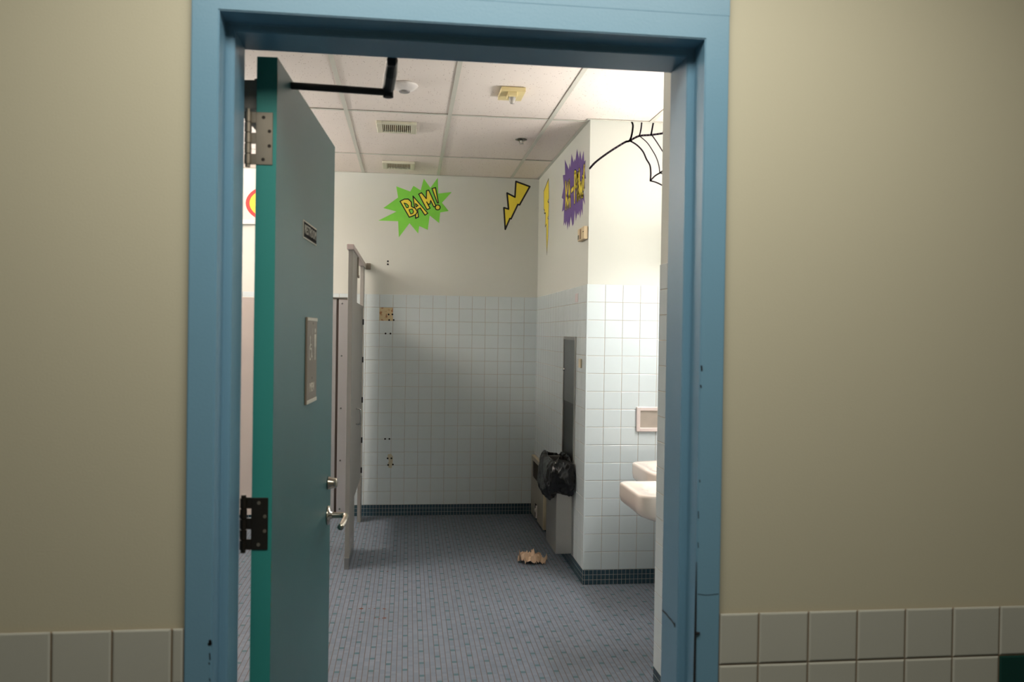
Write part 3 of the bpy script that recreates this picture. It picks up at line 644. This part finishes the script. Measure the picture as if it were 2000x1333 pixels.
# bin liner folded over the rim
b = bmesh.new(); rr = random.Random(11); n = 72; rings = []
cx, cy = 1.006, 3.83
def rim(t, ex, ey):   # rounded rectangle around the bin mouth
    c, s = math.cos(t), math.sin(t); p = 5.0
    return (ex * math.copysign(abs(c) ** (2 / p), c), ey * math.copysign(abs(s) ** (2 / p), s))
folds = [(rr.uniform(3, 22), rr.uniform(0, 6.28), rr.uniform(.15, .5)) for _ in range(9)]
def fold(t, z): return sum(a * math.sin(int(f) * t + ph + z * 9 * math.sin(ph)) for f, ph, a in folds) / 3
levels = [(.44, -.030, .004), (.46, -.016, .004), (.60, -.012, .002), (.66, -.006, .003), (.700, -.001, .004), (.716, .008, .006), (.712, .022, .008), (.695, .038, .012), (.66, .050, .014), (.62, .058, .017), (.575, .060, .018), (.53, .052, .016), (.500, .036, .010), (.492, .012, .004)]
for li, (z, off, amp) in enumerate(levels):
    ring = []
    for k in range(n):
        t = 2 * math.pi * k / n
        x, y = rim(t, .052 + off, .205 + off); f = fold(t, z)
        zz = z + (.012 * math.sin(3 * t + .7) + .007 * math.sin(7 * t + 2)) * (1 if li > 4 else .4)
        zz += .05 * (y / .25) * (-1 if False else 1) * 0
        nx, ny = math.cos(t), math.sin(t)
        # the far and front-left corner hangs lower
        sag = max(0, math.cos(t - 2.5)) * (.05 if li > 8 else 0)
        px, py = cx + x + nx * f * amp, cy + y + ny * f * amp
        px = min(px, XR - .018)
        ring.append(b.verts.new((px, py, zz - sag)))
    rings.append(ring)
for i in range(len(rings) - 1):
    for k in range(n): b.faces.new((rings[i][k], rings[i][(k + 1) % n], rings[i + 1][(k + 1) % n], rings[i + 1][k]))
b.faces.new(rings[0])
me_o = obj('bin_liner', b, bag_m, smooth=True)
m1 = me_o.modifiers.new('sub', 'SUBSURF'); m1.levels = 1; m1.render_levels = 2
tx = bpy.data.textures.new('crumple', 'CLOUDS'); tx.noise_scale = .034
m2 = me_o.modifiers.new('crumple', 'DISPLACE'); m2.texture = tx; m2.strength = .020; m2.mid_level = .5; m2.texture_coords = 'LOCAL'
tag(me_o, 'shiny black plastic bin liner folded over the mouth of the wall bin', 'bin bag')

# ------------------------------------------------------------------ convector at the foot of the side wall
hr = tag(empty('wall_heater', (XR, 5.0, 0)), 'low beige metal heater cover with dark grille in the far right corner', 'heater')
H = lambda o: at(o, XR, 5.0)
b = bmesh.new()
fx = XR - .030
ya, yb_ = 4.700, 5.330
# front sheet with two openings, built from strips
def fb(a, c): bx(b, (fx, a[0], a[1]), (fx + .004, c[0], c[1]), .0008, 1)
fb((ya, .02), (4.90, .500)); fb((4.90, .18), (5.03, .335)); fb((4.90, .470), (5.27, .500)); fb((5.27, .02), (yb_, .500)); fb((5.03, .145), (5.27, .335)); fb((4.90, .02), (4.99, .18)); fb((5.12, .02), (5.27, .145)); fb((4.99, .145), (5.03, .18))
o = H(obj('front_cover', b, heater_face, hr))
b = bmesh.new(); bx(b, (fx + .0005, ya - .012, .018), (XR - .001, ya, .508), .002, 1); bx(b, (fx + .0005, ya, .498), (XR - .001, yb_, .508), .002, 1); H(obj('side_casing', b, cream, hr, label='cream end and top edge'))
b = bmesh.new(); bx(b, (XR - .010, ya, .02), (XR - .003, yb_, .498)); H(obj('inner_back', b, hole_m, hr))
b = bmesh.new()
for k in range(12): bx(b, (fx + .002, 4.905 + k * .030, .338), (fx + .010, 4.914 + k * .030, .468), .001, 1)
H(obj('grille', b, mat('grille_bronze', lin(60, 54, 44), .5), hr))
b = bmesh.new(); cyl(b, (fx + .012, 5.06, .03), (fx + .012, 5.06, .13), .013, n=16); lathe(b, (fx + .012, 5.06, .09), (0, -1, 0), [(.0, -.02), (.02, -.02), (.02, .02), (0, .02)], 16); H(obj('valve', b, white_pl, hr))

# ------------------------------------------------------------------ crumpled paper towel on the floor
b = bmesh.new(); rr = random.Random(5); nu, nv_ = 22, 16; g = []
from mathutils import noise
for i in range(nu):
    row = []
    for j in range(nv_):
        u, v = i / (nu - 1) - .5, j / (nv_ - 1) - .5
        p = Vector((u * 5.2 + 3, v * 4.2 + 9, 2.3))
        x = u * .150 + noise.noise(p) * .035 + noise.noise(p * 2.1) * .014
        y = v * .120 + noise.noise(p + Vector((7, 2, 1))) * .035
        z = .026 + abs(noise.noise(p * 1.3 + Vector((1, 8, 3)))) * .105 + noise.noise(p * 3 + Vector((4, 4, 4))) * .014 - (u * u + v * v) * .06
        row.append(b.verts.new((x, y, max(z, .002 + .002 * rr.random()))))
    g.append(row)
for i in range(nu - 1):
    for j in range(nv_ - 1): b.faces.new((g[i][j], g[i + 1][j], g[i + 1][j + 1], g[i][j + 1]))
pt = obj('crumpled_paper_towel', b, paper_m); pt.location = (.838, 3.855, 0); pt.rotation_euler = (0, 0, .2)
m1 = pt.modifiers.new('thick', 'SOLIDIFY'); m1.thickness = .0012; m1.offset = 1
tag(pt, 'crumpled brown paper towel lying on the mosaic floor', 'paper towel')

# ------------------------------------------------------------------ wall-hung sinks
def sink(name, xf, xw, ya, yb, zr, flare_far, flare_near, label, rn, rf):
    """front edge at x=xf between ya (near) and yb (far), wall at x=xw; sides widen towards the wall"""
    L_ = xw - xf
    corners = [(xf, yb, rf), (xf, ya, rn), (xw, ya - flare_near, .004), (xw, yb + flare_far, .004)]
    def outline(inset, drop):
        pts = []; n = len(corners); cxm, cym = (xf + xw) / 2, (ya + yb) / 2
        cs = [Vector((x, y)) for x, y, r in corners]
        for i in range(n):
            p, a, c = cs[i], cs[i - 1], cs[(i + 1) % n]; r = corners[i][2]
            d1 = (a - p).normalized(); d2 = (c - p).normalized()
            s = p + d1 * r; e = p + d2 * r
            for k in range(9):
                t = k / 8; q = s * (1 - t) ** 2 + p * 2 * t * (1 - t) + e * t * t
                pts.append(q)
        # densify straight runs
        out = []
        for i in range(len(pts)):
            a, c = pts[i], pts[(i + 1) % len(pts)]; m = max(1, int((c - a).length / .03))
            for k in range(m): out.append(a + (c - a) * (k / m))
        cen = Vector((cxm + .02, cym)); res = []
        for q in out:
            v = q - cen; l = v.length; res.append(cen + v * max(.02, (l - inset) / l))
        return [(q.x, q.y) for q in res]
    b = bmesh.new()
    base = outline(0, 0); N_ = len(base)
    def ring(ins, zf, bowl=None):
        o_ = outline(ins, 0); vs = []
        for (x, y) in o_:
            f = (x - xf) / L_
            z = zf(f) if callable(zf) else zf
            if bowl:   # blend towards an ellipse for the bowl
                cx_, cy_, ex, ey, mixv = bowl; a = math.atan2((y - cy_) / ey, (x - cx_) / ex)
                x = x * (1 - mixv) + (cx_ + ex * math.cos(a)) * mixv; y = y * (1 - mixv) + (cy_ + ey * math.sin(a)) * mixv
            vs.append(b.verts.new((x, y, z)))
        return vs
    cx_, cy_ = xf + L_ * .50, (ya + yb) / 2
    ex, ey = L_ * .36, (yb - ya) * .42
    R = []
    under = lambda f: zr - .098 - .062 * min(1, max(0, f)) ** .9
    R.append(ring(.16, lambda f: under(f) - .035)); R.append(ring(.07, lambda f: under(f) - .018)); R.append(ring(.022, lambda f: under(f) - .004)); R.append(ring(.006, lambda f: under(f) + .010))
    R.append(ring(.000, lambda f: zr - .060)); R.append(ring(.000, zr - .014)); R.append(ring(.003, zr - .004)); R.append(ring(.012, zr)); R.append(ring(.030, zr - .001))
    R.append(ring(.045, zr - .004, (cx_, cy_, ex * 1.12, ey * 1.12, .7))); R.append(ring(.05, zr - .016, (cx_, cy_, ex, ey, 1))); R.append(ring(.05, zr - .06, (cx_, cy_, ex * .88, ey * .86, 1))); R.append(ring(.05, zr - .10, (cx_, cy_, ex * .6, ey * .6, 1))); R.append(ring(.05, zr - .115, (cx_, cy_, ex * .15, ey * .15, 1)))
    for i in range(len(R) - 1):
        for k in range(N_): b.faces.new((R[i][k], R[i][(k + 1) % N_], R[i + 1][(k + 1) % N_], R[i + 1][k]))
    b.faces.new(R[0]); b.faces.new(R[-1])
    e = tag(empty(name, (xw, (ya + yb) / 2, zr)), label, 'sink', 'wall-hung sinks in the alcove')
    o = at(obj('basin', b, porcelain, e, smooth=True), xw, (ya + yb) / 2, zr)
    d = bmesh.new(); lathe(d, (cx_, cy_, zr - .1145), (0, 0, 1), [(.022, 0), (.022, .0025), (.012, .003), (0, .001)], 20)
    at(obj('drain', d, chrome, e, smooth=True), xw, (ya + yb) / 2, zr)
    return e
sink('wall_sink', 1.060, XA, 2.045, 2.440, .792, .02, .01, 'nearer and longer white porcelain sink, lower of the two in view', .075, .040)
sink('wall_sink', 1.290, XA, 2.62, 3.045, .797, .16, .05, 'farther white porcelain sink, partly behind the near one', .10, .035)

# framed stainless recess on the lit face
sdh = tag(empty('recessed_dispenser', (1.5, YC, 1.01)), 'stainless steel framed dispenser recess in the brightly lit tiles above the sinks', 'dispenser')
A_ = lambda o: at(o, 1.5, YC, 1.01)
x0, x1, z0_, z1_ = 1.394, 1.68, .938, 1.090
b = bmesh.new(); fw_ = .024
def fr(bm, a, c): 
    bx(bm, (a[0], YC - .022, a[1]), (c[0], YC - .0042, c[1]), .005, 2)
fr(b, (x0, z0_), (x0 + fw_, z1_)); fr(b, (x1 - fw_, z0_), (x1, z1_)); fr(b, (x0 + fw_ * .8, z1_ - fw_), (x1 - fw_ * .8, z1_)); fr(b, (x0 + fw_ * .8, z0_), (x1 - fw_ * .8, z0_ + fw_))
A_(obj('frame', b, mat('bright_satin_frame', lin(228, 214, 210), .32, .35), sdh))
b = bmesh.new(); bx(b, (x0 + .02, YC - .0095, z0_ + .02), (x1 - .02, YC - .0045, z1_ - .02)); A_(obj('inset_panel', b, mat('worn_steel', lin(178, 168, 156), .45, .4, var=.12, vscale=18), sdh))

# ------------------------------------------------------------------ wall devices
hs = tag(empty('alarm_horn', (XR, 3.437, 2.149)), 'small aged beige alarm sounder on the side wall under the purple starburst', 'alarm')
Q = lambda o: at(o, XR, 3.437, 2.149)
b = bmesh.new(); bx(b, (XR - .028, 3.345, 2.110), (XR - .001, 3.530, 2.188), .004, 2); Q(obj('housing', b, beige_pl, hs))
b = bmesh.new(); bx(b, (XR - .0295, 3.425, 2.118), (XR - .0275, 3.462, 2.181), .001, 1); Q(obj('grille_slot', b, mat('dull_brown', lin(140, 108, 80), .6), hs))
b = bmesh.new(); bx(b, (XR - .0295, 3.485, 2.120), (XR - .0275, 3.520, 2.148), .001, 1); Q(obj('lens', b, mat('smoked_lens', lin(116, 108, 80), .2), hs))
b = bmesh.new(); bx(b, (XR - .0295, 3.346, 2.153), (XR - .0275, 3.375, 2.157)); Q(obj('seam', b, hole_m, hs))
b = bmesh.new(); bx(b, (XR - .014, 3.448, 1.318), (XR - .004, 3.512, 1.374), .003, 2); tag(obj('wall_label_plate', b, cream), 'tiny cream plate on the tiled side wall right of the towel dispenser', 'wall plate')
b = bmesh.new(); bx(b, (XR - .0056, 3.60, 1.735), (XR - .004, 3.69, 1.79), .0005, 1); obj('stained_tile', b, mat('pinkish_stain', lin(172, 160, 162), .5), wall_right)

# ------------------------------------------------------------------ ceiling devices
def vent(x0, x1, y0, y1, label):
    cx_, cy_ = (x0 + x1) / 2, (y0 + y1) / 2
    e = tag(empty('ceiling_vent', (cx_, cy_, ZC)), label, 'ceiling vent', 'exhaust vents in the ceiling')
    V = lambda o: at(o, cx_, cy_, ZC)
    b = bmesh.new(); z0 = ZC - .018; m = .036; n_ = .030
    for a, c in (((x0, y0), (x0 + m, y1)), ((x1 - m, y0), (x1, y1)), ((x0 + m, y0), (x1 - m, y0 + n_)), ((x0 + m, y1 - n_), (x1 - m, y1))): bx(b, (a[0], a[1], z0), (c[0], c[1], ZC + .0005), .002, 1)
    V(obj('frame', b, vent_m, e))
    b = bmesh.new(); bx(b, (x0 + m, y0 + n_, ZC - .0035), (x1 - m, y1 - n_, ZC + .0005)); V(obj('dusty_back', b, louvre_b, e))
    k = 0; xx = x0 + m + .004
    while xx < x1 - m - .002:
        b = bmesh.new(); bx(b, (xx, y0 + n_, z0 + .002), (xx + .005, y1 - n_, ZC - .003)); V(obj('louvre', b, vent_m, e)); xx += .0125
vent(-.212, .037, 3.585, 3.832, 'nearer of the two square exhaust vents, dusty brown between its fins')
vent(-.212, .037, 4.812, 5.058, 'farther exhaust vent, close to the far wall')
sd_ = tag(empty('smoke_detector', (-.035, 2.80, ZC)), 'white domed smoke detector on the ceiling beside the closer arm', 'smoke detector')
S_ = lambda o: at(o, -.035, 2.80, ZC)
b = bmesh.new(); lathe(b, (-.035, 2.80, ZC + .002), (0, 0, -1), [(0, 0), (.070, 0), (.072, .006), (.068, .012), (.052, .026), (.036, .033), (.030, .036), (0, .036)], 40); S_(obj('housing', b, white_pl, sd_, smooth=True))
b = bmesh.new(); lathe(b, (-.035, 2.80, ZC - .033), (0, 0, -1), [(.029, 0), (.029, .005), (.024, .008), (0, .009)], 30); S_(obj('sensor_cap', b, mat('grey_sensor', lin(150, 146, 144), .4), sd_, smooth=True))
ss = tag(empty('alarm_strobe', (.535, 2.83, ZC)), 'yellowed rectangular strobe alarm on the ceiling with a clear lamp below', 'alarm strobe')
R_ = lambda o: at(o, .535, 2.83, ZC)
b = bmesh.new(); bx(b, (.472, 2.735, ZC - .022), (.602, 2.925, ZC), .003, 2); t = bmesh.new()
R_(obj('base_plate', b, yel_pl, ss))
b = bmesh.new(); bx(b, (.510, 2.745, ZC - .046), (.560, 2.83, ZC - .020), .006, 3); R_(obj('lamp_housing', b, yel_pl, ss))
b = bmesh.new(); lathe(b, (.535, 2.775, ZC - .044), (0, 0, -1), [(.018, 0), (.018, .010), (.016, .022), (.011, .034), (0, .037)], 24)
gl = mat('clear_lens', lin(225, 222, 220), .08, .0, spec=.8); gl.node_tree.nodes['Principled BSDF'].inputs['Transmission Weight'].default_value = .55
R_(obj('lens', b, gl, ss, smooth=True))
b = bmesh.new(); lathe(b, (.535, 2.775, ZC - .046), (0, 0, -1), [(.014, 0), (.006, .012), (0, .02)], 16); R_(obj('reflector', b, chrome, ss))
sk = tag(empty('fire_sprinkler', (.738, 3.93, ZC)), 'small chrome pendant sprinkler on the ceiling in front of the purple starburst', 'sprinkler')
G_ = lambda o: at(o, .738, 3.93, ZC)
b = bmesh.new(); lathe(b, (.738, 3.93, ZC + .001), (0, 0, -1), [(.040, 0), (.040, .003), (.026, .008), (.014, .010), (0, .010)], 30); G_(obj('escutcheon', b, mat('dark_chrome', lin(120, 118, 112), .25, 1.0), sk, smooth=True))
b = bmesh.new(); cyl(b, (.738, 3.93, ZC - .006), (.738, 3.93, ZC - .014), .009, n=16)
for s in (-1, 1): tube(b, [(.738 + s * .008, 3.93, ZC - .012), (.738 + s * .013, 3.93, ZC - .018), (.738 + s * .003, 3.93, ZC - .026)], .0022, 8)
lathe(b, (.738, 3.93, ZC - .026), (0, 0, -1), [(0, 0), (.017, 0), (.017, .0016), (0, .0016)], 20); G_(obj('head', b, chrome, sk))

# ------------------------------------------------------------------ lamps' bodies (out of view)
vl = tag(empty('vanity_lamp', (XA, 2.42, 2.07)), 'long fluorescent lamp on the alcove wall above the sinks', 'lamp')
V_ = lambda o: at(o, XA, 2.42, 2.07)
b = bmesh.new(); bx(b, (XA - .035, 1.88, 2.02), (XA - .002, 2.98, 2.12), .004, 2); V_(obj('housing', b, white_pl, vl))
b = bmesh.new(); bx(b, (1.675, 1.89, 2.01), (1.740, 2.97, 2.13), .02, 4); V_(obj('lens', b, mat('lamp_lens', (1, .95, .9), .4, emis=(1, .93, .88), estr=1.5), vl))
wl = tag(empty('wall_lamp', (XL, 3.90, 2.46)), 'long fluorescent lamp high on the left wall over the cubicles', 'lamp')
WL = lambda o: at(o, XL, 3.90, 2.46)
b = bmesh.new(); bx(b, (XL + .002, 3.00, 2.43), (XL + .20, 4.80, 2.49), .004, 2); WL(obj('housing', b, white_pl, wl))
b = bmesh.new(); bx(b, (XL + .20, 3.01, 2.41), (XL + .29, 4.79, 2.51), .02, 4); WL(obj('lens', b, mat('lamp_lens', (1, .95, .9)), wl))
hl = tag(empty('hall_troffer', (.20, -.74, 2.6)), 'recessed fluorescent troffer in the hall ceiling', 'ceiling lamp')
b = bmesh.new(); bx(b, (-.60, -1.00, 2.575), (1.0, -.48, 2.599), .004, 1); at(obj('diffuser', b, mat('troffer_lens', (1, .97, .9), .5, emis=(1, .95, .85), estr=2.0), hl), .20, -.74, 2.6)
